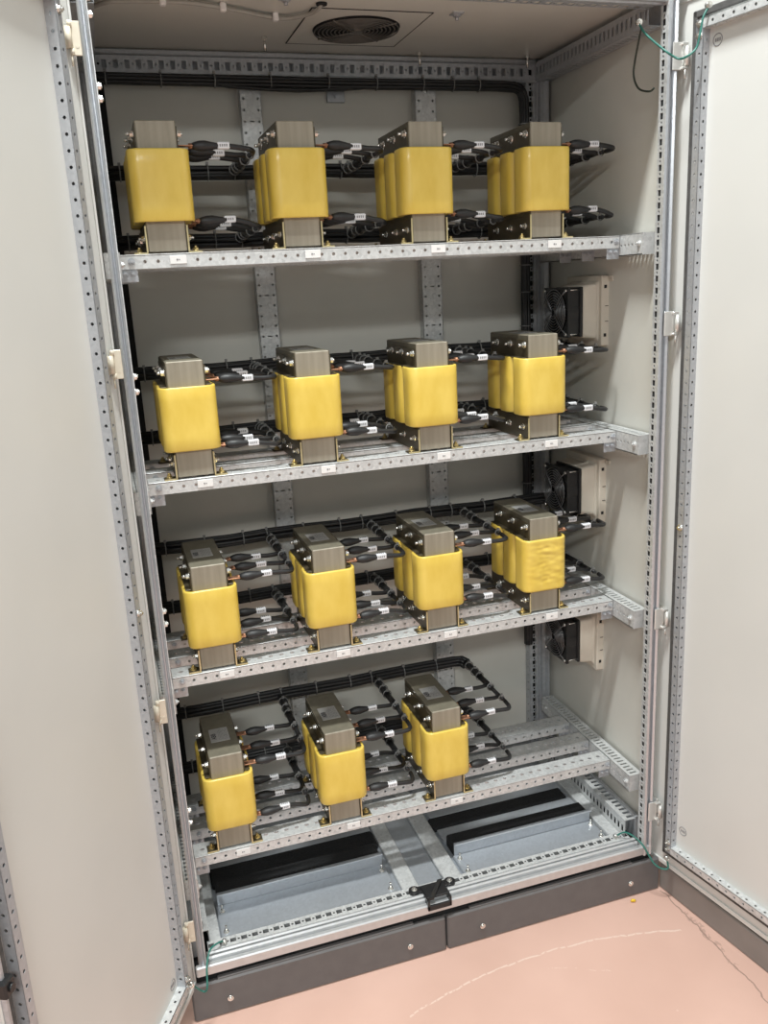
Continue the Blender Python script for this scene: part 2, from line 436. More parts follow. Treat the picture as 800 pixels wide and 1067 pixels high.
# back top rail: ridged upper edge, slotted face
mb = MB(); mb.bbox((.03, YB - .03, 2.095), (XR - .03, YB - .002, 2.108), .003); mb.bbox((.03, YB - .008, 2.06), (XR - .03, YB - .002, 2.094), .001)
mb.bbox((.03, YB - .034, 2.052), (XR - .03, YB - .022, 2.058), .002)
r = mb.build('frame_rail', M['galvd'], cab)
mb = MB(); mb.perf((.04, YB - .032, 2.057), (1, 0, 0), (0, 0, 1), (0, -1, 0), 1.10, .036, .0015,
                   [(1, [.0055, .0028], [.009, .0028], ['s', 'o'])], pitch=.0125); mb.build('slotted_strip', M['galvd'], r)
for sgn, xw in ((-1, XR - .004), (1, XL + .004)):
    mb = MB(); mb.bbox((min(xw, xw + sgn*.004), .05, 2.06), (max(xw, xw + sgn*.004), YB - .03, 2.106), .001)
    r = mb.build('frame_rail', M['galvd'], cab)
    mb = MB()
    mb.perf((xw + sgn*.040, .05, 2.056), (0, 1, 0), (0, 0, 1), (sgn, 0, 0), .49, .042, .0015, [(.25, .001, .001, '-'), (.5, .0040, .0095, 's'), (.25, .001, .001, '-')], pitch=.0175)
    mb.perf((min(xw, xw + sgn*.040), .05, 2.054), (0, 1, 0), (1, 0, 0), (0, 0, -1), .49, .040, .0015, [(.25, .001, .001, '-'), (.5, .0040, .0085, 's'), (.25, .001, .001, '-')], pitch=.0175)
    mb.build('slotted_strip', M['galvd'], r)
# bottom front rail: brown-lit lower lip, two ridges, slotted top strip
mb = MB(); mb.bbox((.012, -.002, .112), (XR - .004, .012, .138), .003); r = mb.build('frame_rail', M['bright'], cab)
mb = MB(); mb.bbox((.04, .013, .112), (XR - .036, .021, .146), .003); mb.bbox((.04, .023, .112), (XR - .036, .032, .149), .003)
mb.box((.04, .032, .112), (XR - .036, .036, .143)); mb.build('ridge', M['bright'], r)
mb = MB(); mb.perf((.045, .036, .144), (1, 0, 0), (0, 1, 0), (0, 0, 1), 1.09, .030, .0015,
                   [(1, [.0065, .003], [.006, .003], ['s', 'o'])], pitch=.0125); mb.box((.045, .064, .12), (1.135, .066, .1442))
mb.build('slotted_strip', M['galv'], r)
# bottom side rails
for sgn, xw in ((-1, XR - .004), (1, XL + .004)):
    mb = MB(); mb.bbox((min(xw, xw + sgn*.012), .06, .115), (max(xw, xw + sgn*.012), YB - .03, .185), .002)
    r = mb.build('frame_rail', M['galvd'], cab)
    mb = MB()
    mb.perf((xw + sgn*.042, .06, .128), (0, 1, 0), (0, 0, 1), (sgn, 0, 0), .48, .050, .0015, [(.2, .001, .001, '-'), (.5, .0045, .010, 's'), (.3, .001, .001, '-')], pitch=.0175)
    mb.perf((min(xw, xw + sgn*.042), .06, .1795), (0, 1, 0), (1, 0, 0), (0, 0, 1), .48, .042, .0015, [(.25, .001, .001, '-'), (.5, .0045, .009, 's'), (.25, .001, .001, '-')], pitch=.0175)
    mb.build('slotted_strip', M['galv'], r)
mb = MB(); mb.bbox((.03, YB - .03, .112), (XR - .03, YB - .002, .15), .003); mb.build('frame_rail', M['galvd'], cab)

# base plates, upright lips, brush slots and the centre beam
mb = MB(); mb.bbox((.05, .066, .104), (1.135, YB - .03, .112), .001); mb.build('base_plate', M['plate'], cab)
def gland(x0, x1, ylip, name):
    mb = MB(); mb.bbox((x0, .068, .112), (x1, ylip - .002, .122), .002)
    mb.bbox((x0 + .004, ylip - .003, .115), (x1 - .004, ylip, .158), .0012)
    mb.bbox((x0 + .004, ylip - .012, .154), (x1 - .004, ylip, .158), .001)
    g = mb.build('gland_plate', M['plate'], cab)
    for fx in (.03, .97):
        for fy in (.30, .86):
            x = x0 + (x1 - x0) * fx; y = .068 + (ylip - .075) * fy
            mb = MB(); mb.hexbolt((x, y, .122), (0, 0, 1), .005, .004, .0025, .012)
            mb.build('screw', M['bolt'], g)
    return g
g = gland(.080, .512, .206, 'left')
mb = MB(); mb.bbox((.086, .209, .112), (.505, .262, .150), .004); mb.bbox((.080, .275, .112), (.52, .345, .128), .004)
mb.build('brush_strip', M['brush'], g, label='black brush strip behind the left floor plate')
mb = MB(); mb.bbox((.08, .345, .112), (.52, .54, .124), .002); mb.build('rear_plate', M['plate'], g)
g = gland(.690, 1.098, .170, 'right')
mb = MB(); mb.bbox((.694, .173, .112), (1.094, .226, .146), .004); mb.bbox((.682, .285, .112), (1.09, .335, .128), .004)
mb.build('brush_strip', M['brush'], g, label='black brush strip behind the right floor plate')
mb = MB(); mb.bbox((.69, .229, .112), (1.098, .283, .124), .002); mb.bbox((.69, .337, .112), (1.098, .54, .124), .002); mb.build('rear_plate', M['plate'], g)
mb = MB(); mb.bbox((.524, .068, .112), (.566, .54, .126), .002); mb.bbox((.634, .068, .112), (.680, .54, .126), .002)
cb = mb.build('centre_beam', M['galv'], cab)
mb = MB(); mb.bbox((.567, .068, .112), (.633, .54, .119), .002); mb.build('centre_channel', M['plate'], cb)
for x0, x1 in ((.052, .077), (1.102, 1.134)):
    mb = MB(); mb.bbox((x0, .068, .112), (x1, .54, .130), .002); mb.build('side_beam', M['galv'], cab)

# plinth: two dark covers, each with two screws, and darker returns at the sides
for x0, x1, sc in ((-.004, .600, (.079, .507)), (.604, XR + .019, (.695, 1.112))):
    mb = MB(); mb.bbox((x0, -.004, .0), (x1, .010, .094), .004)
    pc = mb.build('plinth_cover', M['plinth'], cab)
    mb = MB(); mb.bbox((x0 + .06, .0, .0935), (x1 - .08, .010, .0985), .0015); mb.build('top_lip', M['plinth'], pc)
    for x in sc:
        mb = MB(); mb.cyl((x, -.004, .041), (x, -.0068, .041), .0068, 16); mb.cyl((x, -.0068, .041), (x, -.0095, .041), .0038, 10)
        mb.build('screw', M['bolt'], pc)
mb = MB(); mb.box((.0, .010, 0), (XR + .006, YB + .01, .090)); mb.build('plinth_body', M['plinth'], cab)
mb = MB(); mb.box((.008, .012, .090), (XR, YB, .104)); mb.build('plinth_gap_shade', M['hole'], cab)  # near-black block added as the shade in the gap above the plinth

# ------------------------------------------------------------------ doors
def door(hx, hy, deg, s0, s1, za, zb, mirror, label):
    a = math.radians(deg); d = V((math.cos(a), math.sin(a), 0)); nn = V((-math.sin(a), math.cos(a), 0))
    if mirror: nn = -nn
    W = lambda s, n, z: tuple(V((hx, hy, 0)) + d*s + nn*n + V((0,0,z)))
    Dv = lambda s, n, z: d*s + nn*n + V((0,0,z))
    mb = MB(); mb.bbox((s0, -.022, za), (s1, 0, zb), .004, W)
    for A, B in (((s0, 0, za), (s0 + .004, .004, zb)), ((s1 - .004, 0, za), (s1, .004, zb)), ((s0, 0, za), (s1, .004, za + .012)), ((s0, 0, zb - .012), (s1, .004, zb))):
        mb.bbox(A, B, .001, W)
    dr = mb.build('door', M['door'], cab, label=label)
    gs0, gs1, gz0, gz1 = (.013 if mirror else .024), s1 - .012, za + .036, zb - .036
    mb = MB()
    mb.bbox((gs0, 0, gz0), (gs0 + .012, .006, gz1), .002, W); mb.bbox((gs1 - .014, 0, gz0), (gs1, .006, gz1), .002, W)
    mb.bbox((gs0, 0, gz0), (gs1, .006, gz0 + .014), .002, W); mb.bbox((gs0, 0, gz1 - .014), (gs1, .006, gz1), .002, W)
    mb.build('gasket', M['gasket'], dr)
    # tubular frame of perforated strips
    ta, tb, tz0, tz1, h, tw = (.036 if mirror else .050), s1 - .032, za + .058, zb - .058, .019, .018
    tv = [(1, .0030, .0030, 'o')]
    def vtube(sa, sb):
        mb = MB(); Lz = tz1 - tz0
        mb.perf(W(sa, h, tz0), (0,0,1), d, nn, Lz, sb - sa, .0012, tv)
        mb.perf(W(sb, 0, tz0), (0,0,1), nn, d, Lz, h, .0012, tv)
        mb.perf(W(sa, 0, tz0), (0,0,1), nn, -d, Lz, h, .0012, tv)
        mb.build('tube_frame', M['galvd'], dr)
    vtube(ta, ta + tw); vtube(tb - tw, tb)
    def htube(z0, z1):
        mb = MB(); L = tb - ta - 2*tw
        mb.perf(W(ta + tw, h + .001, z0), d, (0,0,1), nn, L, z1 - z0, .0012, tv)
        mb.perf(W(ta + tw, 0, z1), d, nn, (0,0,1), L, h + .001, .0012, tv)
        mb.perf(W(ta + tw, 0, z0), d, nn, (0,0,-1), L, h + .001, .0012, tv)
        mb.build('tube_frame', M['galv'], dr)
    htube(tz0, tz0 + tw); htube(tz1 - tw, tz1)
    for z in (tz0 + .012, tz0 + .03, 1.0, tz1 - .03, tz1 - .008):
        mb = MB(); mb.hexbolt(W(ta + .009, h, z), nn, .0055, .004, .003, .003); mb.build('screw', M['bolt'], dr)
    # hinges
    for z in (1.985, 1.455, .765, .240):
        mb = MB()
        if not mirror:
            mb.bbox((.006, -.0075, z - .026), (.020, -.0045, z + .026), .001)
            mb.cyl((.0005, -.0095, z - .016), (.0005, -.0095, z + .016), .0058, 12)
            mb.cyl((.0045, -.008, z + .016), (.0045, -.008, z + .026), .0040, 10); mb.cyl((.0045, -.008, z - .026), (.0045, -.008, z - .016), .0040, 10)
            mb.cyl((.003, -.009, z - .042), (.003, -.009, z - .024), .0018, 8)
            mb.cyl((.0135, -.0074, z - .012), (.0135, -.0080, z - .012), .0028, 10)
        else:
            mb.bbox((1.158, -.0075, z - .026), (1.181, -.0045, z + .026), .001)
            mb.bbox((-.032, .001, z - .020), (-.010, .006, z + .020), .001, W)
            mb.cyl((1.188, -.012, z - .018), (1.188, -.012, z + .018), .0058, 12)
            mb.bbox((1.176, -.014, z + .020), (1.190, -.006, z + .025), .001); mb.bbox((1.176, -.014, z - .025), (1.190, -.006, z - .020), .001)
            mb.cyl((1.184, -.012, z - .042), (1.184, -.012, z - .024), .0018, 8)
        mb.build('hinge', M['hingem'] if mirror else M['cream'], dr)
    # small embossed ring marks near the tube frame corners
    for z in ((za + .13, zb - .100) if mirror else (za + .10,)):
        mb = MB(); cs = ta + tw + .020
        mb.tube([W(cs + .011*math.cos(k*PI/10), .0004, z + .011*math.sin(k*PI/10)) for k in range(20)], .0008, 5, close=True)
        for q in (-.006, -.001, .004):
            mb.box((cs + q, 0, z - .003), (cs + q + .003, .0008, z + .003), W)
        mb.build('stamp_mark', M['gprint'], dr)
    return dr, W, d, nn, (ta, tb, tz0, tz1, h, tw)

dR, WR, dvR, nR, _ = door(1.2, 0, -80, -.033, .600, .084, 2.10, True, 'white inner face of the right open door')
dL, WL, dvL, nL, tl = door(0, 0, -116, -.016, .596, .084, 2.10, False, 'white inner face of the left open door')
# lock rod and rod guide on the free edge of the left door
mb = MB(); mb.bbox((.5865, .004, .16), (.5945, .012, 2.02), .0015, WL)
lr = mb.build('lock_rod', M['galvd'], dL)
for z in (.66, 1.1, 1.6):
    mb = MB(); mb.bbox((.577, .006, z - .014), (.601, .020, z + .014), .003, WL); mb.cyl(WL(.589, .020, z), WL(.589, .024, z), .006, 10)
    mb.build('rod_guide', M['fan'], lr)

# ------------------------------------------------------------------ shelves
XA, XE = .043, 1.133
def make_shelf(zb, i):
    t = thing('rail_shelf', (.588, .27, zb), '', 'shelf', 'galvanised rail shelves')
    for k, (ya, yb) in enumerate(((.135, .188), (.242, .295), (.349, .402))):
        mb = MB()
        hw = [(1, .0058, .0046, 'o')]
        mb.perf((XA, ya, zb), (1,0,0), (0,1,0), (0,0,1), XE - XA, yb - ya, .002, hw)
        mb.perf((XA, ya, zb - .026), (1,0,0), (0,0,1), (0,-1,0), XE - XA, .026, .002, [(1, .0034, .0034, 'o')])
        mb.perf((XA, yb, zb - .026), (1,0,0), (0,0,1), (0,1,0), XE - XA, .026, .002, [(1, .0028, .0028, 'o')])
        mb.bbox((XA, ya - .0006, zb - .0012), (XE, ya + .0012, zb + .0006), .0005)
        r = mb.build('mounting_rail', M['galv'], t)
        for x0 in (XA - .002, XE - .030):
            mb = MB(); mb.bbox((x0, ya + .004, zb - .050), (x0 + .032, ya + .006, zb - .006), .0006)
            for q in (.008, .022):
                mb.hexbolt((x0 + q, ya + .004, zb - .034), (0,-1,0), .004, .003, .002, .003)
            mb.hexbolt((x0 + .022, ya - .001, zb - .012), (0,-1,0), .005, .003, .0025, .004)
            mb.build('corner_clip', M['galvd'], r)
    for sgn, xi, xo in ((1, XE + .002, XR - .008), (-1, XA - .002, XL + .006)):
        mb = MB(); y0 = .048 if sgn > 0 else .055; L = .47
        mb.perf((xi, y0, zb - .044), (0,1,0), (0,0,1), (-sgn,0,0), L, .045, .002, [(.3, .001, .001, '-'), (.4, .0032, .0032, 'o'), (.3, .001, .001, '-')], pitch=.0145)
        mb.perf((min(xi, xo), y0, zb + .002), (0,1,0), (1,0,0), (0,0,1), L, abs(xo - xi), .002, [(.22, .001, .001, '-'), (.5, .0030, .0095, 's'), (.28, .001, .001, '-')], pitch=.0145)
        mb.perf((min(xi, xo), y0, zb - .044), (0,1,0), (1,0,0), (0,0,-1), L, abs(xo - xi), .002, [(1, .0025, .0025, 'o')], pitch=.0145)
        mb.box((xi, y0 - .002, zb - .044), (xo, y0, zb + .002))
        for yy in (.06, .49):
            mb.hexbolt((xi, yy, zb - .020), (-sgn,0,0), .005, .003, .0025, .003)
        mb.build('side_bracket', M['galv'], t)
    return t

XS = [[.135, .403, .676, .952], [.141, .4045, .673, .9435], [.144, .410, .6745, .944], [.138, .4065, .676]]
YT = .236                                # where the middle of each transformer stands
def mb_text(txt, size):
    cu = bpy.data.curves.new('t', 'FONT'); cu.body = txt; cu.size = size; cu.resolution_u = 2; cu.offset = size * .03
    cu.align_x = 'CENTER'; cu.align_y = 'CENTER'
    ob = bpy.data.objects.new('t', cu); C.objects.link(ob)
    dg = bpy.context.evaluated_depsgraph_get()
    me = bpy.data.meshes.new_from_object(ob.evaluated_get(dg))
    vs = [v.co.copy() for v in me.vertices]; fs = [list(p.vertices) for p in me.polygons]
    bpy.data.objects.remove(ob); bpy.data.curves.remove(cu); bpy.data.meshes.remove(me)
    return vs, fs
LOGO = mb_text('ABB', .0155)

ordinal = ['leftmost', 'second from left', 'third from left', 'rightmost']
for i, zb in enumerate(SH):
    t = make_shelf(zb, i)
    t['label'] = ['topmost galvanised rail shelf, seen from just below its edge', 'second galvanised rail shelf from the top with four yellow transformers',
                  'third galvanised rail shelf from the top, above the lowest one', 'lowest galvanised rail shelf with three transformers and an empty right end'][i]
    mbw = MB()
    for x in XS[i]:
        mbl = MB(); mbl.bbox((x - .018 + .018, .1318, zb - .0195), (x + .032, .1340, zb - .0035), .0004)
        l = mbl.build('name_tag', M['white'], t, label='white paper name tag on the rail edge')
        mp = MB(); mp.box((x + .0125, .1312, zb - .0130), (x + .0155, .1318, zb - .0100)); mp.box((x + .0168, .1312, zb - .0125), (x + .0190, .1318, zb - .0105))
        mp.build('tag_mark', M['gprint'], l)

# ------------------------------------------------------------------ transformers
def rrect(hw, hd, r, n=6):
    pts = []
    for cx, cy, a0 in ((hw - r, hd - r, 0), (-hw + r, hd - r, PI/2), (-hw + r, -hd + r, PI), (hw - r, -hd + r, 3*PI/2)):
        for k in range(n + 1):
            a = a0 + PI/2 * k / n
            pts.append((cx + r*math.cos(a), cy + r*math.sin(a)))
    return pts
YC = [.1765, .2475, .3185]
def coil_mesh(yc, zb, z0, z1, wrinkle=0.0, seed=0):
    mb = MB(); rnd = random.Random(seed)
    hw, hd, r = .0578, .0335, .021
    prof = [(-.004, z0 + .001), (-.0015, z0), (0, z0 + .003)]
    nz = 44 if wrinkle else 5
    prof += [(0, z0 + .003 + (z1 - z0 - .006) * k / nz) for k in range(1, nz)]
    prof += [(0, z1 - .003), (-.0012, z1), (-.0075, z1 - .0005), (-.008, z1 - .004)]
    rings = []
    for off, z in prof:
        base = rrect(hw + off, hd + off, max(.004, r + off), 6)
        if wrinkle:
            # subdivide the flat sides so that folds can form in them
            fine = []
            for k in range(len(base)):
                a = base[k]; b = base[(k+1) % len(base)]
                d = math.hypot(b[0]-a[0], b[1]-a[1]); m = max(1, int(d / .0028))
                fine += [(a[0] + (b[0]-a[0])*q/m, a[1] + (b[1]-a[1])*q/m) for q in range(m)]
            base = []
            for x, y in fine:
                f = 0
                if z0 + .006 < z < z1 - .006 and y < 0:
                    f = (1.0 - 2.6*abs(noise.noise(V((x*22 + 5, 2.0, z*62 + x*14)))) + .9*noise.noise(V((x*60, 7.0, z*120)))) * wrinkle
                    f *= min(1, (z - z0)/.03, (z1 - z)/.02) * (1 if y < -hd*.6 else .3) * max(0, 1 - abs(x)/(hw*1.02))**.4
                base.append((x, y + f))
        rings.append([(x, yc + y, z) for x, y in base])
    mb.ring_tube(rings, cap=True)
    return mb
def make_transformer(x, zb, label, wrinkle=0.0):
    t = thing('coil_transformer', (x, .25, zb), label, 'transformer', 'yellow coil transformers on the rail shelves')
    X = lambda a: x + a
    Z = lambda a: zb + a
    def B(mb, *a, **k): return mb.build(*a, **k)
    # core: lower and upper yoke with the limbs hidden in the coils
    cm = MB()
    ch = .0365
    cm.bbox((X(-ch), .156, Z(.0045)), (X(ch), .360, Z(.0610)), .0012)
    cm.bbox((X(-ch), .156, Z(.1840)), (X(ch), .360, Z(.2400)), .0016)
    for yc in YC: cm.box((X(-ch + .001), yc - .0205, Z(.06)), (X(ch - .001), yc + .0205, Z(.186)))
    core = cm.build('core', M['core'], t)
    # dark lacquered cover strips over the yokes' long faces
    for s_ in (-1, 1):
        a, b = sorted((X(s_*ch), X(s_*(ch + .0012))))
        for za, zc in ((.186, .2390), (.0050, .0600)):
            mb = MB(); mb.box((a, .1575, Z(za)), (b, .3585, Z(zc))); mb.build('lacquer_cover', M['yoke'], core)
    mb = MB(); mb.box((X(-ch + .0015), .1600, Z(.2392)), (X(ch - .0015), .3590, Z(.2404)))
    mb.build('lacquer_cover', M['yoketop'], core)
    for k, yc in enumerate(YC):
        cmb = MB(); src = coil_mesh(yc, zb, Z(.0590), Z(.1895), wrinkle if k == 0 else wrinkle*.25, k)
        cmb.v = [(vx + x, vy, vz) for vx, vy, vz in src.v]; cmb.f = src.f; cmb.sm = src.sm
        cmb.build('coil', M['coil'], t)
    # L-shaped feet with flanges, edges bare and pale
    for s_ in (-1, 1):
        mb = MB()
        a, b = sorted((X(s_*(ch + .0016)), X(s_*(ch + .0042)))); mb.bbox((a, .1535, Z(.001)), (b, .374, Z(.052)), .0006)
        a, b = sorted((X(s_*(ch + .0022)), X(s_*(ch + .0280))))
        for ya, yb in ((.1535, .180), (.350, .374)): mb.bbox((a, ya, Z(.0008)), (b, yb, Z(.0034)), .0006)
        f = mb.build('mounting_foot', M['clamp'], t)
        mb = MB(); a, b = sorted((X(s_*(ch + .0014)), X(s_*(ch + .0044)))); mb.box((a, .1520, Z(.002)), (b, .1536, Z(.052)))
        a, b = sorted((X(s_*(ch + .0014)), X(s_*(ch + .0280)))); mb.box((a, .1520, Z(.0008)), (b, .1536, Z(.0038)))
        mb.build('bare_edge', M['edge'], f)
        for y in (.168, .362):
            mb = MB(); mb.hexbolt((X(s_*(ch + .017)), y, Z(.0034)), (0,0,1), .0055, .005, .003, .004); mb.build('foot_bolt', M['brass'], t)
        for y in (.1765, .2475, .3185):
            mb = MB(); mb.hexbolt((X(s_*(ch + .0042)), y, Z(.030)), (s_,0,0), .0055, .0045, .003, .006); mb.build('core_bolt', M['bolt'], t)
            mb = MB(); mb.hexbolt((X(s_*(ch + .0030)), y - .006, Z(.2180)), (s_,0,0), .0060, .0060, .0032, .008 if s_ < 0 else .003); mb.build('core_bolt', M['bolt'], t)
        # upper clamp angle
        mb = MB()
        a, b = sorted((X(s_*(ch + .0014)), X(s_*(ch + .0032)))); mb.bbox((a, .158, Z(.1890)), (b, .352, Z(.2300)), .0005)
        a, b = sorted((X(s_*(ch + .0030)), X(s_*(ch + .0150)))); mb.bbox((a, .160, Z(.1885)), (b, .350, Z(.1905)), .0005)
        mb.build('clamp_angle', M['clamp'], t)
    # copper terminals on the right, three above and three below
    for y in YC:
        for zt in (.1975, .0600):
            x0 = .040 if zt > .1 else .052
            mb = MB(); mb.bbox((X(x0), y - .0085, Z(zt - .0012)), (X(.068), y + .0085, Z(zt + .0012)), .0005)
            mb.cyl((X(.060), y, Z(zt)), (X(.074), y, Z(zt)), .0050, 10)
            mb.build('terminal_lug', M['copper'], t)
    # foil rating label with the maker's mark and fine print
    mb = MB(); lx0, lx1, ly0, ly1 = -.024, .020, .205, .289; 
    ly0, ly1 = .222, .286
    mb.bbox((X(lx0), ly0, Z(.2402)), (X(lx1), ly1, Z(.2410)), .0002)
    lb = mb.build('rating_label', M['silver'], t)
    pm = MB(); vs, fs = LOGO; cx, cy = X(-.0150), (ly0 + ly1)/2 - .006
    pm.add([(cx - v.y, cy + v.x, Z(.2413)) for v in vs], fs)
    pm.build('maker_mark', M['print'], lb)
    pm = MB(); rnd = random.Random(5)
    for q in range(7):
        xx = -.0040 + q*.0031; y = ly0 + .006
        while y < ly1 - .010:
            L = rnd.uniform(.004, .014); pm.box((X(xx), y, Z(.2409)), (X(xx + .0009), min(y + L, ly1 - .004), Z(.24125))); y += L + rnd.uniform(.002, .006)
    pm.build('fine_print', M['gprint'], lb)
    return t

desc = {
 (0,0): 'leftmost yellow transformer on the top shelf with a glossy streaked front coil',
 (0,1): 'second yellow transformer from the left on the top shelf',
 (0,2): 'third yellow transformer from the left on the top shelf',
 (0,3): 'rightmost yellow transformer on the top shelf',
 (1,0): 'leftmost yellow transformer on the second shelf from the top',
 (1,1): 'yellow transformer second from the left on the second shelf from the top',
 (1,2): 'yellow transformer third from the left on the second shelf from the top',
 (1,3): 'rightmost yellow transformer on the second shelf, in front of the upper wall fan',
 (2,0): 'leftmost yellow transformer on the third shelf from the top',
 (2,1): 'yellow transformer second from the left on the third shelf from the top',
 (2,2): 'yellow transformer third from the left on the third shelf from the top',
 (2,3): 'rightmost transformer on the third shelf, its front coil wrapped in crumpled yellow film',
 (3,0): 'leftmost of the three yellow transformers on the lowest shelf',
 (3,1): 'middle one of the three yellow transformers on the lowest shelf',
 (3,2): 'rightmost of the three yellow transformers on the lowest shelf',
}
proto = make_transformer(XS[0][0], SH[0], desc[(0,0)])
proto.location = (XS[0][0], YT, SH[0])
for i in range(4):
    for j, x in enumerate(XS[i]):
        if (i, j) == (0, 0): continue
        if (i, j) == (2, 3):
            make_transformer(x, SH[i], desc[(i,j)], wrinkle=.0016).location = (x, YT, SH[i]); continue
        c = copy_tree(proto); c.location = (x, YT, SH[i]); c['label'] = desc[(i,j)]

# ------------------------------------------------------------------ leads
BR_U, BR_L = .190, .190          # where the forward branches run, beside each transformer
def make_lead(upper, k, var):
    """one lead from a terminal to the branch; origin at the terminal end"""
    rnd = random.Random(var*7 + k + (50 if upper else 0))
    t = thing('cable_lead', (0, 0, 0), '', 'cable')
    br = (BR_U if upper else BR_L) - .067
    mb = MB()
    dz = rnd.uniform(-.003, .003); dy = rnd.uniform(-.004, .004)
    mb.tube([(0,0,0), (.006,0,0), (.014,dy*.2,0), (.026,dy*.3,dz*.2), (.036,dy*.4,dz*.3), (.045,dy*.5,dz*.5), (.053,dy*.6,dz*.6)],
            [.0066, .0092, .0116, .0118, .0094, .0072, .0062], 12, flat=(1, .85))
    mb.build('boot', M['boot'], t)
    mb = MB()
    end_y = .052 if upper else .045
    drop = -.006 if upper else -.010
    pts = smooth_path([(.040,dy*.5,dz*.5), (.060,dy,dz), (.090,dy*1.2 + .002,dz + drop*.5), (br - .012, .006 + dy, drop), (br - .002, .020, drop*1.2), (br + .001, end_y, drop*1.2)], 6)
    mb.tube(pts, .0052, 9)
    mb.build('cable', M['black'], t)
    mb = MB(); mb.bbox((.048, dy - .0058, dz - .0062), (.072, dy + .0058, dz + .0066), .0018)
    m_ = mb.build('wire_marker', M['marker'], t, label='white marker sleeve on the lead')
    mb = MB()
    for q in range(4):
        x0 = .052 + q*.0042; mb.box((x0, dy - .0061, dz - .002), (x0 + .0026, dy - .0057, dz + .0026))
        mb.box((x0, dy - .002, dz + .0064), (x0 + .0026, dy + .003, dz + .0069))
    mb.build('marker_print', M['gprint'], m_)
    return t
protos = {(u, v): make_lead(u, 0, v) for u in (True, False) for v in range(3)}
used = set()
sh_name = ['top shelf', 'second shelf', 'third shelf', 'lowest shelf']
for i, zb in enumerate(SH):
    names = ordinal if i < 3 else ['leftmost', 'middle', '', '']
    if i == 3: names = ['leftmost', 'middle', 'rightmost']
    for j, x in enumerate(XS[i]):
        for k, y in enumerate(YC):
            for u in (True, False):
                key = (u, (k + j + i) % 3)
                if key in used: t = copy_tree(protos[key])
                else: t = protos[key]; used.add(key)
                t.location = (x + .067, y - .25 + YT, zb + (.1975 if u else .0600))
                t.rotation_euler = (0, 0, 0)
                t['label'] = 'black lead on the %s %s terminal, %s transformer, %s' % (['front', 'middle', 'rear'][k], 'upper' if u else 'lower', names[j], sh_name[i])
                t['group'] = '%s black leads, %s' % ('upper' if u else 'lower', sh_name[i])

# ------------------------------------------------------------------ cable bundles
def bundle_mesh(mb, pts, r, n, seed, cable=.0052):
    """n cables packed round a path"""
    rnd = random.Random(seed); P = [V(p) for p in pts]
    offs = [(0, 0)] if n == 1 else []
    if n > 1:
        for k in range(n):
            a = 2*PI*k/n + rnd.uniform(-.2, .2); offs.append((math.cos(a)*(r - cable), math.sin(a)*(r - cable)))
    for (oa, ob) in offs:
        q = []
        for i_, p in enumerate(P):
            t = (P[min(i_+1, len(P)-1)] - P[max(i_-1, 0)]).normalized()
            ref = V((0,0,1)) if abs(t.z) < .8 else V((0,1,0))
            u = t.cross(ref).normalized(); w_ = u.cross(t)
            q.append(p + u*(oa + rnd.uniform(-.0006,.0006)) + w_*(ob + rnd.uniform(-.0006,.0006)))
        mb.tube(q, cable, 7)
def tie(mb, c, d, r):
    d = V(d).normalized(); u = d.orthogonal().normalized(); w_ = d.cross(u)
    ring = [V(c) + (u*math.cos(2*PI*k/16) + w_*math.sin(2*PI*k/16))*(r + .0012) for k in range(16)]
    mb.tube([tuple(p) for p in ring], .0015, 5, close=True)
    h = V(c) + V((0, -.2, 1)).normalized()*(r + .003); mb.box(h - V((.003,.003,.003)), h + V((.003,.003,.003)))
def make_bundle(i, upper):
    zb = SH[i]; zt = zb + (.1905 if upper else .0455); y = .488 if upper else .470
    if not upper: zt = zb + .040
    br = BR_U if upper else BR_L
    xs = [x + br for x in XS[i]]
    xend = xs[-1]
    nm = 'upper' if upper else 'lower'
    t = thing('cable_bundle', (.6, y, zt), 'thick black cable bundle running behind the transformers at the %s terminals, %s' % (nm, sh_name[i]), 'cable bundle', 'black cable bundles behind the shelves')
    pts = [(XL + .03 + q*.1, y, zt + .002*math.sin(q*1.7 + i)) for q in range(int((xend - .06)/.1))]
    pts += [(xend - .03, y, zt), (xend - .008, y - .006, zt), (xend, y - .025, zt - .002)]
    mb = MB(); bundle_mesh(mb, pts, .0165, 8, i*10 + upper); mb.build('trunk', M['black'], t)
    for q in range(int((xend - .1)/.085)):
        mb = MB(); tie(mb, (.075 + q*.085 + .012*((q*7 + i*3) % 3), y, zt), (1,0,0), .0165); mb.build('cable_tie', M['tie'], t)
    for j, xb in enumerate(xs):
        zl = zb + (.1975 - .007 if upper else .0600 - .012) - (.012 if upper and (i, j) == (2, 3) else 0)
        mb = MB()
        bundle_mesh(mb, smooth_path([(xb, y - .004, zt), (xb, .42, zl), (xb - .001, .37, zl)], 4), .0105, 4, j)
        bundle_mesh(mb, [(xb - .001, .372, zl), (xb, .33, zl), (xb, .29, zl)], .0085, 3, j + 5)
        bundle_mesh(mb, [(xb, .29, zl), (xb, .26, zl), (xb, .222, zl)], .0056, 2, j + 9, .0045)
        b = mb.build('branch', M['black'], t)
        for yy, rr in ((.445, .0105), (.405, .0105), (.372, .0100), (.300, .0085), (.232, .006)):
            mb = MB(); tie(mb, (xb, yy, zl if yy < .42 else (zt + zl)/2), (0,1,0), rr); mb.build('cable_tie', M['tie'], b)
for i in range(4):
    for u in (True, False): make_bundle(i, u)

